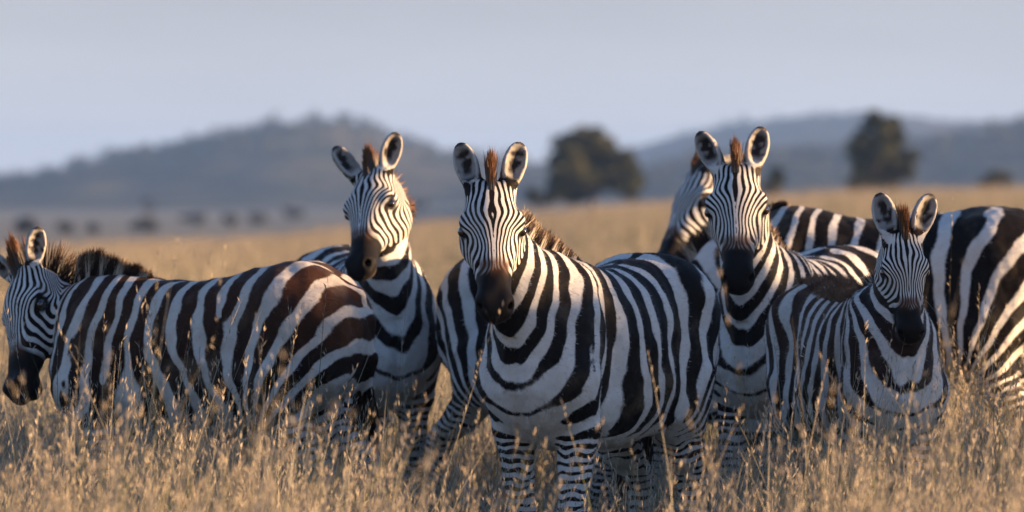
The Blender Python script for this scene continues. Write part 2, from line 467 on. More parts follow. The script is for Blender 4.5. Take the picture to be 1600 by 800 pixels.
def loft(st, ex=2.3):
    """body of revolution-like loft along x: stations (x, top, bottom, halfwidth)"""
    st = np.array(st, float); X0, X1 = st[0, 0], st[-1, 0]
    xd = np.linspace(X0, X1, 400)
    top, bot, hw = (spline(st[:, 0], st[:, c], xd) for c in (1, 2, 3))
    def fn(x, y, z):
        xc = np.clip(x, X0, X1)
        T, B, W = (np.interp(xc, xd, q) for q in (top, bot, hw))
        zc, hh = (T + B) / 2, np.maximum((T - B) / 2, .004); W = np.maximum(W, .004)
        qy, qz = np.abs(y) / W, np.abs(z - zc) / hh
        rho = np.maximum((qy ** ex + qz ** ex) ** (1 / ex), 1e-4)
        l = np.sqrt(y * y + (z - zc) ** 2)
        d = np.where(rho > .05, l * (1 - 1 / rho), -np.minimum(W, hh))
        dx = x - xc
        return np.where(np.abs(dx) > 0, np.sqrt(np.maximum(d, 0) ** 2 + dx * dx), d)
    return fn, np.array([X0, -st[:, 3].max(), st[:, 2].min()]), np.array([X1, st[:, 3].max(), st[:, 1].max()])

def ellip(c, r):
    c = np.asarray(c, float); r = np.asarray(r, float)
    def fn(x, y, z):
        dx, dy, dz = x - c[0], y - c[1], z - c[2]
        k0 = np.sqrt((dx / r[0]) ** 2 + (dy / r[1]) ** 2 + (dz / r[2]) ** 2)
        k1 = np.sqrt((dx / r[0] ** 2) ** 2 + (dy / r[1] ** 2) ** 2 + (dz / r[2] ** 2) ** 2)
        return k0 * (k0 - 1) / np.maximum(k1, 1e-6)
    return fn, c - r, c + r

def framed(prim, org, R, sc=1.0):
    """put a primitive given in a local frame (columns of R) into body space"""
    fn, lo, hi = prim
    def g(x, y, z):
        dx, dy, dz = (x - org[0]) / sc, (y - org[1]) / sc, (z - org[2]) / sc
        return fn(dx * R[0, 0] + dy * R[1, 0] + dz * R[2, 0], dx * R[0, 1] + dy * R[1, 1] + dz * R[2, 1], dx * R[0, 2] + dy * R[1, 2] + dz * R[2, 2]) * sc
    cs = np.array([[(lo, hi)[i][0], (lo, hi)[j][1], (lo, hi)[k][2]] for i in (0, 1) for j in (0, 1) for k in (0, 1)])
    w = cs @ R.T * sc + org
    return g, w.min(0), w.max(0)

def squash(prim, f):
    fn, lo, hi = prim
    return (lambda x, y, z: fn(x / f, y, z) * f), np.minimum(lo * [f, 1, 1], lo), hi

def tps_fit(P, v, lam=1e-4):
    P = np.asarray(P, float); n = len(P)
    d2 = ((P[:, None] - P[None]) ** 2).sum(-1); K = .5 * d2 * np.log(d2 + 1e-12) + lam * np.eye(n)
    A = np.zeros((n + 3, n + 3)); A[:n, :n] = K; A[:n, n] = 1; A[:n, n + 1:] = P; A[n:, :n] = A[:n, n:].T
    return P, np.linalg.solve(A, np.concatenate([v, np.zeros(3)]))

def tps_eval(model, Q):
    P, c = model; n = len(P); out = np.zeros(len(Q))
    for s in range(0, len(Q), 20000):
        q = Q[s:s + 20000]; d2 = ((q[:, None] - P[None]) ** 2).sum(-1)
        out[s:s + 20000] = (.5 * d2 * np.log(d2 + 1e-12)) @ c[:n] + c[n] + q @ c[n + 1:]
    return out

# ------------------------------------------------------------------ stripe maps of the rest pose (side view x, z)
BODY_LINES = {
    0: [(.74, 1.60), (.80, 1.46), (.88, 1.33)], 1: [(.69, 1.57), (.77, 1.42), (.85, 1.27)], 2: [(.64, 1.54), (.73, 1.37), (.82, 1.21)],
    3: [(.585, 1.50), (.69, 1.32), (.785, 1.15)], 4: [(.53, 1.46), (.64, 1.27), (.75, 1.09)], 5: [(.475, 1.42), (.59, 1.22), (.71, 1.02)],
    6: [(.42, 1.38), (.55, 1.16), (.67, .94)], 7: [(.37, 1.345), (.50, 1.10), (.63, .86)], 8: [(.325, 1.315), (.435, 1.05), (.55, .80)],
    9: [(.28, 1.30), (.375, 1.02), (.48, .755)], 10: [(.235, 1.295), (.31, 1.0), (.36, .80), (.44, .70)],
    11: [(.175, 1.28), (.235, .95), (.27, .76), (.29, .66), (.42, .655)], 12: [(.105, 1.27), (.15, .95), (.17, .65), (.38, .61)],
    13: [(.03, 1.26), (.06, .95), (.065, .62), (.38, .565)], 14: [(-.055, 1.26), (-.035, .95), (-.04, .63), (.38, .52)],
    15: [(-.145, 1.265), (-.12, .95), (-.135, .64), (.37, .48)], 16: [(-.245, 1.275), (-.20, 1.05), (-.21, .85), (-.215, .65), (.37, .44)],
    17: [(-.365, 1.295), (-.30, 1.12), (-.275, .9), (-.28, .68), (.37, .40)], 18: [(-.50, 1.30), (-.42, 1.15), (-.355, .98), (-.325, .80), (-.31, .70), (.37, .365)],
    19: [(-.62, 1.25), (-.54, 1.14), (-.45, 1.0), (-.38, .83), (-.345, .72), (.37, .33)], 20: [(-.70, 1.16), (-.62, 1.08), (-.52, .95), (-.43, .80), (-.36, .70), (.37, .295)],
    21: [(-.72, 1.05), (-.62, .96), (-.52, .85), (-.42, .73), (.37, .26)], 22: [(-.72, .93), (-.62, .86), (-.52, .77), (-.41, .665), (.37, .225)],
    23: [(-.70, .82), (-.6, .76), (-.48, .66), (-.40, .60), (.37, .19)], 24: [(-.68, .73), (-.58, .67), (-.48, .59), (.37, .155)],
    25: [(-.66, .65), (-.56, .59), (.37, .12)], 26: [(-.65, .58), (-.57, .54), (.37, .08)], 27: [(-.62, .50)], 28: [(-.61, .46)], 29: [(-.61, .42)],
    30: [(-.61, .38)], 31: [(-.60, .34)], 32: [(-.60, .30)], 33: [(-.60, .26)], 34: [(-.60, .22)], 35: [(-.6, .18)], 36: [(-.6, .14)], 37: [(-.6, .1)]}
_p, _v = [], []
for k_, l_ in BODY_LINES.items():
    for q_ in l_: _p.append(q_); _v.append(float(k_))
BODY_TPS = tps_fit(_p, np.array(_v), 2e-4)

# head: (u along the head, angle round it from the face's midline in degrees)
HEAD_LINES = {
    0: [(-.02, 0), (.06, 0), (.12, 0), (.2, 0), (.28, 0), (.35, 0)],
    1: [(-.01, 9), (.05, 11), (.12, 13), (.2, 8), (.28, 6), (.35, 6)], 2: [(-.01, 17), (.05, 21), (.12, 24), (.2, 15), (.28, 12), (.345, 13)],
    3: [(-.01, 25), (.05, 31), (.12, 35), (.2, 23), (.27, 18), (.335, 22)], 4: [(-.01, 33), (.05, 41), (.11, 46), (.17, 34), (.22, 28), (.27, 26), (.305, 34), (.318, 60), (.323, 95)],
    5: [(-.01, 41), (.05, 51), (.10, 56), (.14, 48), (.185, 38), (.225, 33), (.262, 36), (.285, 50), (.292, 80), (.293, 125)],
    6: [(-.01, 49), (.05, 61), (.10, 68), (.13, 61), (.165, 50), (.195, 43), (.225, 44), (.25, 56), (.262, 80), (.264, 125), (.264, 150)],
    7: [(-.01, 57), (.05, 71), (.10, 80), (.13, 75), (.155, 68), (.18, 58), (.20, 56), (.22, 66), (.233, 90), (.234, 125), (.234, 150)],
    8: [(.175, 78), (.19, 76), (.204, 92), (.207, 122), (.207, 150)], 9: [(.16, 90), (.178, 104), (.18, 128), (.18, 155)],
    10: [(.135, 97), (.152, 112), (.155, 138), (.155, 160)], 11: [(.09, 98), (.118, 116), (.125, 140), (.125, 160)],
    12: [(.05, 98), (.07, 118), (.077, 140), (.077, 160)], 13: [(.02, 97), (.04, 118), (.046, 150)],
    14: [(-.01, 96), (.01, 118), (.014, 150)], 15: [(-.04, 95), (-.02, 120), (-.018, 150)]}
_p, _v = [], []
for k_, l_ in HEAD_LINES.items():
    for u_, a_ in l_: _p.append((u_, math.radians(a_) * .10)); _v.append(float(k_))
HEAD_TPS = tps_fit(_p, np.array(_v), 1e-6)

TORSO = [(-.745, 1.06, .98, .02), (-.72, 1.13, .92, .10), (-.67, 1.20, .84, .17), (-.58, 1.27, .76, .222), (-.45, 1.30, .69, .252), (-.33, 1.287, .655, .268), (-.20, 1.262, .63, .280),
         (-.05, 1.252, .612, .276), (.10, 1.262, .61, .256), (.25, 1.29, .615, .218), (.38, 1.265, .63, .190), (.50, 1.17, .68, .158), (.58, 1.08, .74, .12), (.63, .98, .82, .05)]
HEAD = [(-.035, .00, -.08, .03), (-.02, .02, -.12, .06), (.03, .034, -.175, .08), (.09, .044, -.215, .098), (.15, .042, -.222, .108), (.21, .028, -.200, .094), (.27, .014, -.160, .074),
        (.34, .002, -.128, .060), (.41, -.006, -.112, .055), (.46, -.012, -.108, .058), (.505, -.028, -.104, .054), (.535, -.052, -.094, .034), (.545, -.065, -.085, .012)]

def zebra(label, org, heading, s, poll_px, muzzle_px, up_hint, head_scale=1.0, freq=1.0, phase=0.0, brown=0.0, forks=(), seed=1,
          ears=(None, None), ear_len=.168, slim=1.0, chest_v=4.2, twist=.7, nape=-.085, hair=45000, fuzz=0.0, mane_len=1.0, legs=(0, 0, 0, 0), zpitch=0.0, duty=.06, neck_bow=0.0, grazing=None, tail_swing=(0.0, 0.0), voxel=.0085):
    h = math.radians(heading)
    gz = float(ground_z(org[0], org[1]))
    Rw = np.array([[math.cos(h), -math.sin(h), 0], [math.sin(h), math.cos(h), 0], [0, 0, 1]])
    if zpitch:
        c, t = math.cos(zpitch), math.sin(zpitch); Rw = Rw @ np.array([[c, 0, t], [0, 1, 0], [-t, 0, c]])
    ow = np.array([org[0], org[1], gz])
    toL = lambda p: (np.asarray(p) - ow) @ Rw / s
    vL = lambda v: np.asarray(v, float) @ Rw
    hl = .50 * head_scale
    # head frame from where poll and muzzle are
    if grazing is None:
        pw = at(*poll_px)
        mx, my = muzzle_px
        d = np.array([(mx - 800) / FPX, 1, -(my - HORIZ) / FPX]); c0 = np.array([0, 0, CAMH])
        L = hl * s; b = d @ (c0 - pw); a2 = d @ d; cc = (c0 - pw) @ (c0 - pw) - L * L; disc = b * b - a2 * cc
        if disc <= 0: t = -b / a2
        else: t = (-b - math.sqrt(disc)) / a2
        ax = nrm(c0 + d * t - pw)
        pl, ax, up = toL(pw), vL(ax), vL(nrm(up_hint))
    else:
        pl, ax, up = (np.array(v, float) for v in grazing)
        ax = nrm(ax)
    up = nrm(up - ax * (up @ ax)); lat = np.cross(up, ax)
    RH = np.stack([ax, lat, up], 1); HU = .915          # columns: u, left, face normal
    hp = lambda u, y, z: pl + RH @ (np.array([u * HU, y, z]) * head_scale)
    # neck curve
    B0 = np.array([.36, 0, 1.03]); B3 = hp(.06, 0, nape)
    tr = nrm(nrm(-ax * .75 + up * .45) + .6 * nrm(B3 - B0)) if grazing is None else nrm(ax * .6 + up * .3)
    Ln = np.linalg.norm(B3 - B0)
    B1 = B0 + nrm(np.array([.76, 0, .65]) + .5 * nrm(B3 - B0)) * Ln * .36 if grazing is None else B0 + np.array([.22, 0, .0])
    B2 = B3 - tr * Ln * .36
    ts = np.linspace(0, 1, 13)[:, None]
    bez = lambda t: (1 - t) ** 3 * B0 + 3 * (1 - t) ** 2 * t * B1 + 3 * (1 - t) * t ** 2 * B2 + t ** 3 * B3
    tan = lambda t: 3 * (1 - t) ** 2 * (B1 - B0) + 6 * (1 - t) * t * (B2 - B1) + 3 * t ** 2 * (B3 - B2)
    NC, NT = bez(ts), tan(ts); NT /= np.linalg.norm(NT, axis=1)[:, None]
    S0 = np.cross(np.array([0, 0, 1.0]), NT); S0 /= np.linalg.norm(S0, axis=1)[:, None]; tw = smooth(ts, .55, 1.0)
    NS = (1 - tw) * S0 + tw * lat; NS -= NT * (NS * NT).sum(1)[:, None]; NS /= np.linalg.norm(NS, axis=1)[:, None]
    ND = np.cross(NT, NS)
    NM = (1 - smooth(ts, twist, twist + .3)) * S0 + smooth(ts, twist, twist + .3) * lat        # the mane stays upright longer than the neck turns
    NM -= NT * (NM * NT).sum(1)[:, None]; NM /= np.linalg.norm(NM, axis=1)[:, None]; NDM = np.cross(NT, NM)
    hsn = .5 + .5 * head_scale; sl = .4 + .6 * slim
    nz_ = 1 + 2.6 * (nape + .085)
    ND_r = np.interp(ts[:, 0], [0, .25, .5, .75, 1], [.235, .195 * sl, .163 * sl, .138 * sl * nz_, .118 * hsn * nz_])
    NW_r = np.interp(ts[:, 0], [0, .25, .5, .75, 1], [.128 * sl, .110 * sl, .095 * sl, .084 * sl, .077 * hsn])
    # ears
    EAR = []
    for i, sg in enumerate((1, -1)):
        base = hp(.0, sg * .058, .0)
        if ears[i] is None:
            l = nrm(-ax * .86 + up * .30 + lat * sg * .30); o = nrm(up * .9 + lat * sg * .35)
        else:
            l = vL(nrm(ears[i][0])); o = vL(nrm(ears[i][1]))
        o = nrm(o - l * (l @ o)); w = np.cross(l, o)
        EAR.append((base, np.stack([l, w, o], 1), ear_len / .19 * head_scale))
    allp = np.concatenate([NC, [hp(.56, .1, .1), hp(.56, -.1, -.25), hp(0, 0, -.2)], [e[0] + e[1][:, 0] * .2 * e[2] for e in EAR], [e[0] + e[1][:, 1] * .05 for e in EAR]])
    lo = np.minimum(allp.min(0) - .16, [-.80, -.36, -.012]); hi = np.maximum(allp.max(0) + .16, [.70, .36, 1.36])
    lo[2] = -.02; hi[2] = max(allp[:, 2].max() + .05, 1.40)
    F = Field(lo, hi, voxel / min(1, s) ** .3)
    F.add(*loft([(a, b, c, d * slim) for a, b, c, d in TORSO], 2.25), k=.01)
    for sg in (slim, -slim):
        F.add(*cone((.34, sg * .075, 1.16), (.46, sg * .105, .87), .09, .105), k=.10)       # shoulder
        F.add(*cone((-.47, sg * .115, 1.10), (-.42, sg * .15, .82), .15, .125), k=.10)     # haunch
        F.add(*cone((-.58, sg * .11, 1.05), (-.58, sg * .13, .86), .11, .09), k=.10)       # buttock
    for i, (sg, fr) in enumerate(((1, 1), (-1, 1), (1, 0), (-1, 0))):
        dx = legs[i]
        if fr:
            J = [(.45, .12, .86, .10), (.37, .14, .70, .078), (.375 + dx * .4, .135, .53, .052), (.37 + dx * .75, .13, .405, .047), (.365 + dx * .8, .13, .375, .044), (.365 + dx * .95, .13, .27, .031),
                 (.365 + dx, .13, .14, .033), (.37 + dx, .13, .115, .038), (.40 + dx, .13, .06, .034), (.415 + dx, .13, .045, .042), (.43 + dx, .13, .02, .05)]
        else:
            J = [(-.44, .15, .86, .125), (-.40, .165, .74, .105), (-.49 + dx * .3, .155, .60, .075), (-.60 + dx * .6, .145, .495, .052), (-.615 + dx * .65, .145, .455, .049), (-.60 + dx * .8, .14, .36, .036),
                 (-.595 + dx, .14, .17, .033), (-.59 + dx, .14, .13, .040), (-.565 + dx, .14, .07, .034), (-.55 + dx, .14, .045, .043), (-.535 + dx, .14, .02, .05)]
        for a, b in zip(J[:-1], J[1:]):
            F.add(*cone((a[0], sg * slim * a[1], a[2]), (b[0], sg * slim * b[1], b[2]), a[3], b[3]), k=.05 if a[2] > .7 else .02)
    sw = np.array([tail_swing[0], tail_swing[1], 0])
    T = [np.array([-.70, 0, 1.14]), np.array([-.745, 0, 1.05]) + sw * .2, np.array([-.765, 0, .90]) + sw * .6, np.array([-.755, 0, .74]) + sw]
    for a, b, ra, rb in zip(T[:-1], T[1:], (.04, .032, .026), (.032, .026, .02)): F.add(*cone(a, b, ra, rb), k=.03)
    for i in range(12):
        F.add(*cone(NC[i], NC[i + 1], ND_r[i], ND_r[i + 1], NS[i], NW_r[i] / ND_r[i]), k=.07 if i < 3 else .03)
    HPR = []
    def fh(p, k, sub=False):
        g = framed(squash(p, HU), pl, RH, head_scale); (F.sub if sub else F.add)(*g, k=k)
        if not sub: HPR.append(g[0])
    fh(loft(HEAD, 2.5), .035)
    for sg in (1, -1):
        fh(ellip((.115, sg * .052, -.135), (.10, .046, .088)), .03)        # cheek
        fh(ellip((.145, sg * .088, -.008), (.046, .026, .020)), .02)       # brow
        fh(ellip((.478, sg * .036, -.040), (.034, .024, .030)), .015)      # nostril rim
    fh(ellip((.47, 0, -.062), (.066, .058, .046)), .02)
    fh(ellip((.462, 0, -.113), (.045, .037, .026)), .018)                  # chin
    for sg in (1, -1):
        fh(ellip((.496, sg * .046, -.040), (.017, .013, .014)), .008, True)
        fh(ellip((.168, sg * .116, -.036), (.021, .014, .014)), .006, True)
        fh(cone((.52, sg * .05, -.088), (.40, sg * .062, -.088), .006, .005), .006, True)
    for base, RE, es in EAR:
        fe = lambda p, k, sub=False: (F.sub if sub else F.add)(*framed(p, base, RE, es), k=k)
        fe(cone((-.02, 0, -.008), (.05, 0, -.008), .036, .034), .03)
        fe(ellip((.105, 0, -.004), (.092, .050, .034)), .02)
        fe(ellip((.112, 0, .026), (.078, .039, .040)), .006, True)
    V, Q = F.mesh(); V = relax(V, Q, 2); N = normals(V, Q)
    # relief: shoulder blade edge, flank hollow, hip, fold of the flank, ribs
    def line(a, b, sig):
        a, b = np.array(a), np.array(b); ab = b - a; q = V[:, [0, 2]] - a
        tt_ = np.clip(q @ ab / (ab @ ab), 0, 1)[:, None]
        return np.exp(-((q - tt_ * ab) ** 2).sum(1) / (2 * sig ** 2))
    amp = (-.012 * line((.28, 1.16), (.20, .84), .030) + .012 * line((.40, 1.10), (.44, .90), .07) - .020 * line((-.30, 1.06), (-.25, .98), .075) + .010 * line((-.42, 1.20), (-.41, 1.19), .05)
           + .016 * line((-.26, .67), (-.40, .88), .026) - .010 * line((-.60, 1.0), (-.53, .66), .03) - .012 * line((.30, .74), (.22, .66), .03)
           + .0022 * np.sin(V[:, 0] * 88 + V[:, 2] * 18) * line((-.15, .92), (.16, .95), .13))
    amp = amp * 1.35
    skin = (.0035 * wnoise(V, .13, seed + 31) + .0014 * wnoise(V, .05, seed + 32)) * smooth(V[:, 2], .35, .6) * (np.linalg.norm(V - pl, axis=1) > .30)
    breast = -.014 * np.exp(-(V[:, 1] / .022) ** 2) * smooth(N[:, 0], .4, .8) * smooth(V[:, 0], .45, .55) * (np.abs(V[:, 2] - .86) < .16)
    V = V + N * (skin + breast)[:, None]
    V = V + N * (amp * smooth(np.abs(N[:, 1]), .25, .6) * (np.abs(V[:, 1]) < .45) * (V[:, 0] < .6))[:, None]
    N = normals(V, Q)
    # ---- stripes
    P3 = V
    t = np.zeros(len(V)); dep = np.zeros(len(V)); off = np.zeros(len(V))
    for ix in np.array_split(np.arange(len(V)), 30):
        rl = P3[ix][:, None] - NC[None]; d2 = (rl ** 2).sum(-1)
        w = np.exp(-(d2 - d2.min(1, keepdims=True)) / (2 * .055 ** 2)); w /= w.sum(1, keepdims=True)
        dt = np.einsum('nkc,kc->nk', rl, NT); t[ix] = (w * (np.arange(13) / 12.0 + dt / Ln)).sum(1)
        dep[ix] = (w * np.einsum('nkc,kc->nk', rl, ND)).sum(1)
        off[ix] = (w * np.sqrt(np.maximum(d2 - dt ** 2, 0))).sum(1)
    R0 = np.array([(.36, 1.03), (.56, 1.20), (.68, 1.34), (.79, 1.47)])
    nsc = min(1.0, Ln / .56)
    tt = np.clip(t * nsc, -.1, 1.25)[:, None]
    rc = (1 - tt) ** 3 * R0[0] + 3 * (1 - tt) ** 2 * tt * R0[1] + 3 * (1 - tt) * tt ** 2 * R0[2] + tt ** 3 * R0[3]
    rt = 3 * (1 - tt) ** 2 * (R0[1] - R0[0]) + 6 * (1 - tt) * tt * (R0[2] - R0[1]) + 3 * tt ** 2 * (R0[3] - R0[2]); rt /= np.linalg.norm(rt, axis=1)[:, None]
    rn = np.stack([-rt[:, 1], rt[:, 0]], 1)
    neck_rest = rc + rn * dep[:, None]
    wn = smooth(t * nsc, .02, .38) * (1 - smooth(off, .24, .34))
    side = P3[:, [0, 2]].copy()
    for i, (sg, fr) in enumerate(((1, 1), (-1, 1), (1, 0), (-1, 0))):      # un-step the legs
        m_ = (np.sign(P3[:, 1]) == sg) & ((P3[:, 0] > -.05) == bool(fr)) & (P3[:, 2] < .6)
        side[m_, 0] -= legs[i] * smooth(.62 - side[m_, 1], 0, .45)
    rest = side * (1 - wn[:, None]) + neck_rest * wn[:, None]
    Pb = tps_eval(BODY_TPS, rest)
    Pb = (Pb - 14) * freq + 14 + phase + .13 * wnoise(P3, .38, seed) + .06 * wnoise(P3, .11, seed + 7)
    Pb += 26 * (1.35 - freq) * np.maximum(.68 - P3[:, 2], 0) * smooth(.70 - P3[:, 2], 0, .08)       # finer rings down the legs
    Pb += .22 * wnoise(P3, .07, seed + 41) * smooth(.70 - P3[:, 2], 0, .1)
    chev = smooth(N[:, 0], .05, .55) * smooth(P3[:, 0], .30, .46) * smooth(1.22 - P3[:, 2], 0, .2) * smooth(P3[:, 2], .60, .72)
    Pb += chev * chest_v * freq * (np.abs(P3[:, 1]) - .12)
    for fx, fz, sgn, sd in forks:
        m_ = smooth(P3[:, 1] * sd, -.02, .06); Pb += m_ * sgn * np.arctan2(rest[:, 1] - fz, rest[:, 0] - fx) / (2 * math.pi)
    bias = np.full(len(V), duty)
    bias += .16 * wnoise(P3, .3, seed + 3)
    torso_w = (1 - wn)
    belly = smooth(-N[:, 2], .55, .9) * (P3[:, 2] > .5) * torso_w; bias -= 1.6 * belly
    inner = (P3[:, 2] < .66) * smooth(-N[:, 1] * np.sign(P3[:, 1]), .3, .8); bias -= .35 * inner
    bias -= .28 * smooth(.62 - P3[:, 2], 0, .1)
    chest = smooth(P3[:, 0], .42, .54) * smooth(.99 - P3[:, 2], 0, .14) * smooth(P3[:, 2], .62, .72); bias -= 1.0 * chest * (1 - smooth(np.abs(P3[:, 1]), .10, .18) * .8)
    dors = (1 - smooth(np.abs(P3[:, 1]), .010, .022)) * smooth(N[:, 2], .6, .9) * (P3[:, 0] < .25) * (P3[:, 2] > 1.0); bias += 1.5 * dors
    stripe = np.cos(2 * math.pi * Pb) + bias
    # ---- head
    hq = (P3 - pl) @ RH / head_scale; hq[:, 0] /= HU
    u, hy, hz = hq.T; ang = np.arctan2(np.abs(hy), hz + .085)
    HP = tps_eval(HEAD_TPS, np.stack([np.clip(u, -.08, .5), ang * .10], 1)) + .20 * wnoise(hq, .10, seed + 11)
    inhead = (np.abs(hy) < .14) & (u > -.06) & (u < .6) & (hz > -.27) & (hz < .09)
    dh = np.min([g(P3[:, 0], P3[:, 1], P3[:, 2]) for g in HPR], 0)
    inhead = inhead * (1 - smooth(dh, .008, .022))
    hw = smooth(u - .35 * np.clip(-hz - .02, 0, 1), -.055, -.02) * inhead
    # ---- zones with their own colour
    zc = np.zeros((len(V), 3)); zw = np.zeros(len(V))
    def zone(w, c):
        nonlocal zc, zw
        c = np.asarray(c, float); w = np.clip(w, 0, 1)
        tot = w + zw * (1 - w); f = np.where(tot > 1e-6, w / np.maximum(tot, 1e-6), 0)[:, None]
        zc = zc * (1 - f) + c * f; zw = tot
    nz = wnoise(hq, .05, seed + 5)
    zone(inhead * smooth(u + .012 * nz + .05 * np.clip(-hz - .05, -.05, .04), .325, .375), (.010, .008, .0075))
    zone(inhead * smooth(u, .30, .335) * (1 - smooth(u, .345, .40)) * (1 - smooth(ang, .5, .9)) * .75, (.085, .036, .016))
    zone(inhead * smooth(u, .40, .45) * smooth(-hz, .095, .12) * .8, (.10, .075, .055))
    for sg in (1, -1):
        de = np.sqrt(((u - .165) / 1.35) ** 2 + (hy - sg * .110) ** 2 + (hz + .032) ** 2)
        zone(inhead * (1 - smooth(de, .025, .036)), (.011, .009, .008))
        dn = np.sqrt((u - .498) ** 2 + (hy - sg * .046) ** 2 + (hz + .04) ** 2); zone((1 - smooth(dn, .012, .02)), (.004, .003, .003))
    for base, RE, es in EAR:
        q = (P3 - base) @ RE / es; l, w, o = q.T
        ine = (l > .03) & (l < .22) & (np.abs(w) < .06) & (np.abs(o) < .06)
        nn = normals(V, Q) if False else N
        front = smooth((nn @ RE[:, 2]), -.15, .25)
        hwid = .050 * np.sqrt(np.clip(1 - ((l - .105) / .095) ** 2, .02, 1)); rr = np.abs(w) / hwid
        tipd = smooth(l, .165, .185)
        nze = wnoise(q, .035, seed + 9)
        zone(ine * front * smooth(l, .035, .06), (.30, .275, .25))
        zone(ine * front * (1 - smooth(rr + .30 * nze, .24, .60)) * smooth(l, .05, .08) * (1 - smooth(l, .15, .18)), (.028, .022, .020))
        zone(ine * front * smooth(rr, .72, .82) * .9, (.50, .46, .41))
        zone(ine * smooth(np.maximum(rr, tipd * 1.1), .93, 1.02) * .9, (.02, .016, .015))
        back = ine * (1 - front)
        zone(back * .95, (.55, .52, .47)); zone(back * (smooth(l, .13, .145) * (1 - smooth(l, .18, .185)) + (l < .075) * (l > .045)), (.014, .011, .01))
    hoof = smooth(.055 - P3[:, 2], 0, .01); zone(hoof, (.03, .026, .022))
    bw = brown * smooth(P3[:, 2], .75, 1.15) * (1 - .75 * wn) * (1 - hw) * (.85 + .12 * wnoise(P3, .3, seed + 13))
    bw = np.clip(bw, 0, 1)
    # ---- objects
    root = empty("zebra", (ow[0], ow[1], ow[2]), h)
    if zpitch: root.rotation_euler = Matrix(Rw.tolist()).to_euler()
    tag(root, label, "zebra", "zebras standing in the tall grass")
    mesh_obj("body", V * s, [Q], M_COAT, root, {"stripe": stripe, "head_phase": HP, "head_weight": hw, "zone_weight": zw, "zone_colour": zc, "brown": bw})
    # eyes
    for sg in (1, -1):
        c = hp(.168, sg * .0985, -.032) * s; n = 14; m = 10; vv = []; ff = []
        for a in range(m + 1):
            th = math.pi * a / m
            for b in range(n): vv.append(c + .0205 * head_scale * s * np.array([math.sin(th) * math.cos(2 * math.pi * b / n), math.sin(th) * math.sin(2 * math.pi * b / n), math.cos(th)]))
        for a in range(m):
            for b in range(n): ff.append((a * n + b, (a + 1) * n + b, (a + 1) * n + (b + 1) % n, a * n + (b + 1) % n))
        mesh_obj("eye", vv, [ff], M_EYE, root)
    # mane: upright hairs along the crest
    rng = np.random.default_rng(seed + 99); nb = 6500
    tm = rng.uniform(-.06, 1.16, nb)
    fi = np.clip(tm, 0, 1) * 12
    ip = lambda A: np.stack([np.interp(fi, np.arange(13), A[:, c]) for c in range(3)], 1)
    c_, d_, s_, t_ = ip(NC), ip(NDM), ip(NM), ip(NT); rd = np.interp(fi, np.arange(13), ND_r)
    c_ = c_ + t_ * (np.minimum(tm, 0) * .6 * Ln)[:, None]
    fore = np.maximum(tm - 1, 0) / .16
    root_p = c_ + d_ * (rd - .012)[:, None]
    ptop = hp(-.03, 0, .0); pfore = hp(.045, 0, .034)
    ft = np.clip((tm - .93) / .07, 0, 1)[:, None]
    root_p = np.where(tm[:, None] > 1, ptop + (pfore - ptop) * fore[:, None], root_p * (1 - ft) + ptop * ft)
    d_ = np.where(tm[:, None] > .93, d_ * (1 - ft) + nrm(-ax * .80 + up * .55) * ft, d_)
    # keep the withers end on the back
    lowm = root_p[:, 2] > 0
    root_p = root_p + s_ * rng.normal(0, .0055, (nb, 1)); done = np.zeros(nb, bool)
    look = lambda q: F.f[tuple(np.clip(np.round((q - F.lo) / F.h).astype(int), 0, np.array(F.f.shape) - 1).T)]
    inner = root_p.copy(); root_p = np.where((tm < .9)[:, None], root_p + d_ * .13, root_p)
    for _ in range(32):                                  # come down on to the skin from outside
        mv = (tm < .9) & (look(root_p) > -.004)
        root_p = np.where(mv[:, None], root_p - d_ * .006, root_p)
    for _ in range(12):
        mv = (tm >= .9) & (look(root_p) < -.006)
        root_p = np.where(mv[:, None], root_p + d_ * .006, root_p)
    ln = mane_len * np.interp(tm, [-.06, .1, .35, .8, 1.0, 1.08, 1.16], [.02, .05, .088, .10, .105, .10, .07]) * rng.uniform(.7 - .35 * max(mane_len - 1, 0), 1.12, nb)
    ln *= 1 + .07 * np.sin(tm * 61 + seed) * np.sin(tm * 23)
    clump = .10 * np.sin(tm * 75 + seed * 2)
    dirn = d_ + t_ * (clump + rng.normal(-.05, .14, nb))[:, None] + s_ * rng.normal(0, .055, (nb, 1)); dirn /= np.linalg.norm(dirn, axis=1)[:, None]
    wv = np.cross(dirn, rng.normal(size=(nb, 3))); wv /= np.linalg.norm(wv, axis=1)[:, None]
    w0 = .0016
    lv = []
    for k, (f, wd) in enumerate(((0, 1), (.45, .95), (.8, .6))):
        b = root_p + dirn * (ln * f)[:, None] - np.array([0, 0, .02]) * (f * f) * 0
        lv += [b - wv * w0 * wd, b + wv * w0 * wd]
    lv.append(root_p + dirn * ln[:, None] + t_ * (ln * rng.normal(-.05, .1, nb))[:, None])
    MV = np.stack(lv, 1).reshape(-1, 3)
    b7 = np.arange(nb)[:, None] * 7
    MQ = np.concatenate([b7 + np.array([0, 1, 3, 2]), b7 + np.array([2, 3, 5, 4])]); MT = b7 + np.array([4, 5, 6])
    # colour follows the stripes of the neck, tips brown
    tt = np.clip(tm * nsc, -.1, 1.2)[:, None]
    rc = (1 - tt) ** 3 * R0[0] + 3 * (1 - tt) ** 2 * tt * R0[1] + 3 * (1 - tt) * tt ** 2 * R0[2] + tt ** 3 * R0[3]
    rt = 3 * (1 - tt) ** 2 * (R0[1] - R0[0]) + 6 * (1 - tt) * tt * (R0[2] - R0[1]) + 3 * tt ** 2 * (R0[3] - R0[2]); rt /= np.linalg.norm(rt, axis=1)[:, None]
    rr_ = rc + np.stack([-rt[:, 1], rt[:, 0]], 1) * rd[:, None]
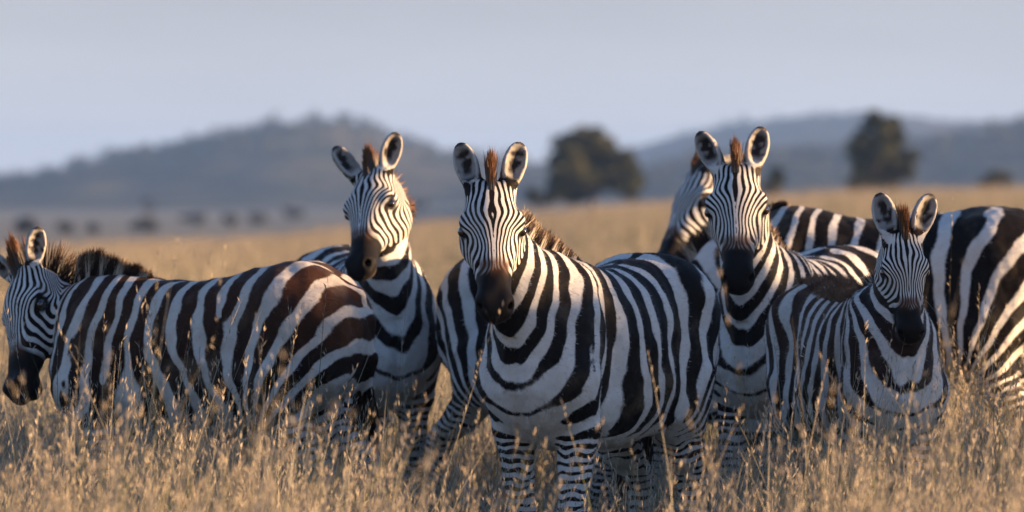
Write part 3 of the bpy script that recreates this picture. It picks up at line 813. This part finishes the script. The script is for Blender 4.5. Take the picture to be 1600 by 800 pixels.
    pm = (tps_eval(BODY_TPS, rr_) - 14) * freq + 14 + phase + .13 * wnoise(root_p, .38, seed) + .06 * wnoise(root_p, .11, seed + 7)
    bl = smooth(np.cos(2 * math.pi * pm) + duty + rng.normal(0, .15, nb), -.2, .2)[:, None]
    bl = np.where(tm[:, None] > 1.0, .8, bl)
    cb = np.array([.60, .54, .46]) * (1 - bl) + np.array([.018, .012, .010]) * bl
    ct = np.array([.44, .33, .22]) * (1 - bl) + np.array([.055, .026, .013]) * bl
    ct = np.where(tm[:, None] > .9, np.array([.20, .085, .032]), ct) * rng.uniform(.7, 1.25, (nb, 1))
    MC = np.stack([cb, cb, cb * .8 + ct * .2, cb * .8 + ct * .2, ct, ct, ct], 1).reshape(-1, 3)
    mesh_obj("mane", MV * s, [MQ, MT], M_HAIR, root, {"colour": MC}, shade=False)
    if hair:                                           # short coat hair lying back along the body
        cand = np.where((hw < .05) & (zw < .05) & (P3[:, 2] > .45))[0]; ii = rng.choice(cand, hair)
        lie = np.tile(np.array([-.8, 0, -.45]), (hair, 1)); lie -= N[ii] * (lie * N[ii]).sum(1)[:, None]; lie /= np.maximum(np.linalg.norm(lie, axis=1), .05)[:, None]
        b0 = V[ii] + rng.normal(0, .004, (hair, 3)); b0 -= N[ii] * ((b0 - V[ii]) * N[ii]).sum(1)[:, None]
        dn = lie + N[ii] * rng.uniform(.15, .5, (hair, 1)) + rng.normal(0, .15, (hair, 3)); L = rng.uniform(.006, .014, hair)[:, None]
        wv = np.cross(dn, N[ii]); wv /= np.maximum(np.linalg.norm(wv, axis=1), .05)[:, None]
        FV = np.stack([b0 - wv * .0008, b0 + wv * .0008, b0 + dn * L], 1).reshape(-1, 3)
        dk = smooth(stripe[ii], -.2, .2)[:, None]; bq = bw[ii][:, None]
        cb = (np.array([.62, .585, .54]) * (1 - .35 * bq) + np.array([.55, .40, .26]) * .35 * bq) * (1 - dk) + (np.array([.008, .006, .006]) * (1 - bq) + np.array([.055, .022, .011]) * bq) * dk
        mesh_obj("coat_hair", FV * s, [np.arange(hair * 3).reshape(-1, 3)], M_HAIR, root, {"colour": np.repeat(cb * rng.uniform(.6, 1.25, (hair, 1)), 3, 0)}, shade=False)
    if fuzz:                                           # woolly coat along the back of a young animal
        cand = np.where((N[:, 2] > .25) & (P3[:, 0] > -.66) & (P3[:, 0] < .30) & (np.abs(P3[:, 1]) < .11) & (P3[:, 2] > .95) & (wn < .5))[0]
        nb = 12000; ii = rng.choice(cand, nb); b0 = V[ii]; dn = N[ii] + np.array([-.5, 0, .1]) + rng.normal(0, .25, (nb, 3)); dn /= np.linalg.norm(dn, axis=1)[:, None]
        L = (rng.uniform(.012, .034, nb) * fuzz)[:, None]; wv = np.cross(dn, rng.normal(size=(nb, 3))); wv /= np.linalg.norm(wv, axis=1)[:, None]
        FV = np.stack([b0 - wv * .0011, b0 + wv * .0011, b0 + dn * L], 1).reshape(-1, 3)
        dk = smooth(stripe[ii], -.2, .2)[:, None]; cb = np.array([.22, .12, .065]) * (1 - dk) + np.array([.13, .06, .028]) * dk
        FC = np.repeat(cb * rng.uniform(.6, 1.3, (nb, 1)), 3, 0)
        mesh_obj("back_wool", FV * s, [np.arange(nb * 3).reshape(-1, 3)], M_HAIR, root, {"colour": FC}, shade=False)
    # tail hair
    nb = 500; tb = T[3] + rng.normal(0, .012, (nb, 3)) + np.array([0, 0, .06]) * rng.uniform(-.6, 1, (nb, 1))
    dd = nrm(T[3] - T[2]); dr = dd + rng.normal(0, .13, (nb, 3)); L = rng.uniform(.18, .36, nb)[:, None]
    wv = np.cross(dr, rng.normal(size=(nb, 3))); wv /= np.linalg.norm(wv, axis=1)[:, None]
    e = tb + dr * L
    TV = np.stack([tb - wv * .004, tb + wv * .004, (tb + e) / 2 + wv * .004, (tb + e) / 2 - wv * .004, e], 1).reshape(-1, 3)
    b5 = np.arange(nb)[:, None] * 5
    tc = np.repeat(np.array([[.03, .02, .015]]) * rng.uniform(.5, 2.0, (nb, 1)), 5, 0)
    mesh_obj("tail_tuft", TV * s, [b5 + np.array([0, 1, 2, 3]), b5 + np.array([3, 2, 4])], M_HAIR, root, {"colour": tc}, shade=False)
    return root

# ------------------------------------------------------------------ the herd
CAMD = np.array([0, -1.0, 0])
zebra("brown tinged zebra standing side on at far left with a tall bristly mane", (-1.14, 21.9), 160, .95, (38, 428, 22.25), (6, 620), (-.82, -.55, .20),
      freq=.80, phase=.2, duty=.30, zpitch=.07, brown=1.0, forks=((-.22, 1.10, 1, 1), (.33, .86, 1, 1)), seed=11, twist=.84, nape=-.155, mane_len=1.35, legs=(.05, -.1, .08, -.06), tail_swing=(.10, -.16), head_scale=1.15, ear_len=.145,
      ears=(((.15, -.1, 1), (.35, -.9, .1)), ((-.75, -.1, .65), (-.8, -.6, 0))))
zebra("zebra looking left over the brown tinged one, one ear turned sideways", (-.60, 23.75), 283, 1.0, (582, 276, 23.2), (547, 418), (-.50, -.86, .1),
      freq=.85, phase=.5, duty=.2, slim=.86, seed=23, legs=(0, .05, -.05, .1),
      ears=(((.30, -.1, 1), (.25, -1, 0)), ((-.62, -.1, .8), (.35, -.7, .3))))
zebra("zebra with lowered head seen from behind left of the central zebra", (.21, 22.85), -48, .97, None, None, None, grazing=((1.0, .30, .72), (.35, .3, -.9), (.9, 0, .4)),
      freq=.80, phase=.1, duty=.2, seed=37, zpitch=.10, mane_len=.5, legs=(.05, -.05, .1, -.08), tail_swing=(.10, .14))
zebra("large central zebra facing the camera in front of the herd", (.285, 20.45), 244, 1.0, (767, 296, 19.75), (776, 484), (.05, -1, .3),
      freq=.72, phase=.35, seed=41, duty=.20, slim=.88, forks=(), legs=(.06, -.05, .05, -.1), tail_swing=(.05, -.1),
      ears=(((.26, .2, .96), (.30, -1, 0)), ((-.30, .2, .95), (-.25, -1, 0))))
zebra("tall zebra facing the camera behind the foal with erect ears", (1.13, 22.65), 247, 1.0, (1150, 270, 22.0), (1151, 440), (-.10, -1, .15),
      freq=.85, phase=.0, duty=.2, slim=.92, seed=53, forks=((.0, 1.0, 1, 1),), legs=(0, .06, -.05, .05), head_scale=1.05,
      ears=(((.22, .15, .97), (.05, -1, 0)), ((-.46, .1, .89), (-.5, -.9, 0))))
zebra("blurred zebra farthest back, its face half hidden by another head", (1.60, 26.2), 178, 1.02, (1098, 272, 25.9), (1012, 418), (-.85, -.45, .3),
      freq=.95, phase=.3, seed=61, zpitch=.15, legs=(0, .04, 0, .05), head_scale=1.1, ears=(((.85, .3, .30), (.2, -.8, .6)), ((.85, .6, .30), (.2, .8, .6))))
zebra("young zebra foal with a fuzzy brown back and dark muzzle", (1.28, 21.15), 284, .92, (1411, 374, 20.65), (1428, 530), (.16, -1, .1),
      head_scale=.83, freq=.98, phase=.2, brown=.9, seed=71, ear_len=.225, chest_v=2.2, slim=.78, fuzz=1.0, duty=.15, ears=(((.36, .15, .93), (.4, -1, 0)), ((-.24, .2, .97), (-.2, -1, 0))), legs=(.03, -.03, 0, .04))
zebra("zebra at right edge showing only its sunlit flank and rump", (1.52, 24.0), 177, 1.09, None, None, None, grazing=((.95, -.25, .70), (.25, -.5, -.85), (.7, -.6, .3)),
      freq=.80, phase=.6, duty=.38, seed=83, legs=(.0, .04, .06, -.05), tail_swing=(.1, -.15))

# leaf screen added out of view on the right, shaped to shade the herd
rng = np.random.default_rng(404); cs, rs = [], []
for _ in range(230):
    y = rng.uniform(17.8, 21.2); cs.append(np.array([rng.uniform(9.6, 10.6), y, .9 + 1.40 * math.sqrt(rng.uniform(0, 1)) + .06 * math.sin(y * 5)])); rs.append(np.array([.4, .27, .22]) * rng.uniform(.7, 1.2))
V, F, C = leaf_cloud(cs, rs, 110, .045, rng, (.03, .04, .015), (.10, .11, .04))
o = mesh_obj("shade_screen", V, [F], M_LEAF, None, {"colour": C}, shade=False); tag(o, "unseen leaf screen added to throw shade over the herd", "shade_screen", kind="stuff")

# ------------------------------------------------------------------ grass
def grass_patch(name, label, ylo, yhi, margin, n_stem, n_blade, seed, hscale=1.0, wid=1.0):
    rng = np.random.default_rng(seed)
    def spots(n):
        y = np.sqrt(rng.uniform(ylo ** 2, yhi ** 2, n)); half = y * 800 / FPX + margin
        x = rng.uniform(-1, 1, n) * half
        return x, y
    V, C, Q, T, base = [], [], [], [], 0
    def cls(n):
        k = rng.uniform(0, 1, (n, 1))
        straw = np.array([.55, .47, .345]) * (1 - k) + np.array([.36, .295, .20]) * k
        green = np.array([.10, .115, .04]) * (1 - k) + np.array([.17, .16, .07]) * k
        grey = np.array([.42, .38, .30]) * (1 - k) + np.array([.27, .25, .20]) * k
        r = rng.uniform(0, 1, (n, 1))
        return np.where(r < .32, green, np.where(r < .62, grey, straw))
    def hmap(x, y):
        px = 800 + x / y * FPX
        return np.interp(px, [20, 130, 500, 750, 1100, 1250, 1600], [.88, 1.12, .98, .74, .84, 1.06, 1.02])
    # ribbons: stems (nearly straight) and blades (bent)
    for kind, n in (("stem", n_stem), ("blade", n_blade)):
        x, y = spots(n)
        p3 = np.stack([x, y, np.zeros(n)], 1)
        dens = wnoise(p3, 1.1, seed + 5) + .7 * wnoise(p3, .35, seed + 15)
        pxx = 800 + x / y * FPX
        dens = dens - 1.7 * np.exp(-((pxx - 890) / 150) ** 2) * (y < 21.5) - .9 * np.exp(-((pxx - 1150) / 60) ** 2)
        keep = rng.uniform(-1.4, 1, n) < dens * .9 + .25; x, y = x[keep], y[keep]; n = len(x); p3 = p3[keep]
        hm = hmap(x, y) * (1 + .13 * wnoise(p3, .9, seed + 6) + .12 * wnoise(p3, .4, seed + 16)) * hscale
        if kind == "stem": H = np.clip(rng.normal(.60, .14, n) + .34 * (rng.uniform(0, 1, n) < .03), .28, 1.15) * hm; w = rng.uniform(.0011, .0020, n) * wid; lean = rng.normal(.10, .10, n); bend = rng.uniform(.0, .22, n)
        else: H = rng.gamma(6, .07, n) * hm; H = np.clip(H, .1, .66); w = rng.uniform(.0016, .0036, n) * wid; lean = rng.normal(.22, .2, n); bend = rng.uniform(.1, .75, n)
        az = rng.uniform(0, 2 * math.pi, n); az = np.where(rng.uniform(0, 1, n) < .45, rng.normal(.3, .7, n), az)
        dirx, diry = np.cos(az), np.sin(az); fa = rng.uniform(0, 2 * math.pi, n); fx, fy = np.cos(fa), np.sin(fa)
        z0 = ground_z(x, y) - .02
        col = cls(n)
        cen = []
        for f, wf in ((0, 1), (.35, .95), (.68, .75), (.9, .45), (1, 0)):
            off = H * (lean * f + bend * f ** 2.6); zz = H * (f - .45 * bend * f ** 3)
            cen.append((np.stack([x + dirx * off, y + diry * off, z0 + zz], 1), w * wf))
        lv = []
        for c, ww in cen[:-1]:
            o = np.stack([fx * ww, fy * ww, np.zeros(n)], 1); lv += [c - o, c + o]
        lv.append(cen[-1][0])
        V.append(np.stack(lv, 1).reshape(-1, 3)); k9 = np.arange(n)[:, None] * 9 + base
        for a in (0, 2, 4): Q.append(k9 + np.array([a, a + 1, a + 3, a + 2]))
        T.append(k9 + np.array([6, 7, 8]))
        gf = np.tile(np.array([.7, .7, .5, .5, .2, .2, 0, 0, 0]), n)[:, None]       # stems and blades darker green towards the foot
        C.append(np.repeat(col, 9, 0) * (1 - gf) + np.array([.135, .14, .065]) * gf); base += n * 9
        if kind == "stem":                       # open seed heads on most stems
            hd = np.where(rng.uniform(0, 1, n) < .8)[0]; m = 13
            ii = np.repeat(hd, m); nn = len(ii)
            f = 1 - rng.uniform(0, 1, nn) ** 1.2 * .27
            off = H[ii] * (lean[ii] * f + bend[ii] * f ** 2.6); zz = H[ii] * (f - .45 * bend[ii] * f ** 3)
            c = np.stack([x[ii] + dirx[ii] * off, y[ii] + diry[ii] * off, z0[ii] + zz], 1)
            sp = rng.normal(size=(nn, 3)) * .26 + np.array([0, 0, .9]); sp /= np.linalg.norm(sp, axis=1)[:, None]
            sd = np.cross(sp, rng.normal(size=(nn, 3))); sd /= np.linalg.norm(sd, axis=1)[:, None]
            L = (rng.uniform(.014, .032, nn) * (.6 + .4 * wid))[:, None]; W = (rng.uniform(.0012, .0027, nn) * (.5 + .5 * wid))[:, None]
            V.append(np.stack([c, c + sp * L * .5 + sd * W, c + sp * L, c + sp * L * .5 - sd * W], 1).reshape(-1, 3))
            Q.append(np.arange(nn)[:, None] * 4 + np.arange(4) + base); base += nn * 4
            sc = np.array([.47, .385, .28]) * rng.uniform(.55, 1.15, (nn, 1)) * np.array([1, 1, 1])
            C.append(np.repeat(sc, 4, 0))
    o = mesh_obj(name, np.concatenate(V), [np.concatenate(Q), np.concatenate(T)], M_GRASS, None, {"colour": np.concatenate(C)}, shade=False)
    tag(o, label, "grass", kind="stuff")

grass_patch("tall_grass", "tall dry seeding grass around the zebras", 12.5, 26, .9, 44000, 90000, 5)
grass_patch("meadow_grass", "golden dry grass behind the herd", 26, 62, 1.5, 30000, 36000, 6, .95, 1.8)
grass_patch("distant_grass", "far golden grass running up to the rise", 62, 285, 3.0, 60000, 60000, 7, .9, 5.0)

# ------------------------------------------------------------------ haze
def haze_box(density):
    lo, hi = np.array([-2900, -58, -6.0]), np.array([2900, 6990, 75.0])
    V = [[(lo, hi)[i][0], (lo, hi)[j][1], (lo, hi)[k][2]] for i in (0, 1) for j in (0, 1) for k in (0, 1)]
    F = [(0, 1, 3, 2), (4, 6, 7, 5), (0, 4, 5, 1), (2, 3, 7, 6), (0, 2, 6, 4), (1, 5, 7, 3)]
    m = bpy.data.materials.new("haze"); m.use_nodes = True; t = m.node_tree
    t.nodes.remove(t.nodes["Principled BSDF"])
    pv = t.nodes.new("ShaderNodeVolumePrincipled"); pv.inputs["Color"].default_value = (.33, .55, 1.0, 1); pv.inputs["Density"].default_value = density
    t.links.new(pv.outputs[0], t.nodes["Material Output"].inputs["Volume"])
    o = mesh_obj("haze", V, [F], m, shade=False); tag(o, "thin blue evening haze over the plain", "haze", kind="stuff")
haze_box(.00015)
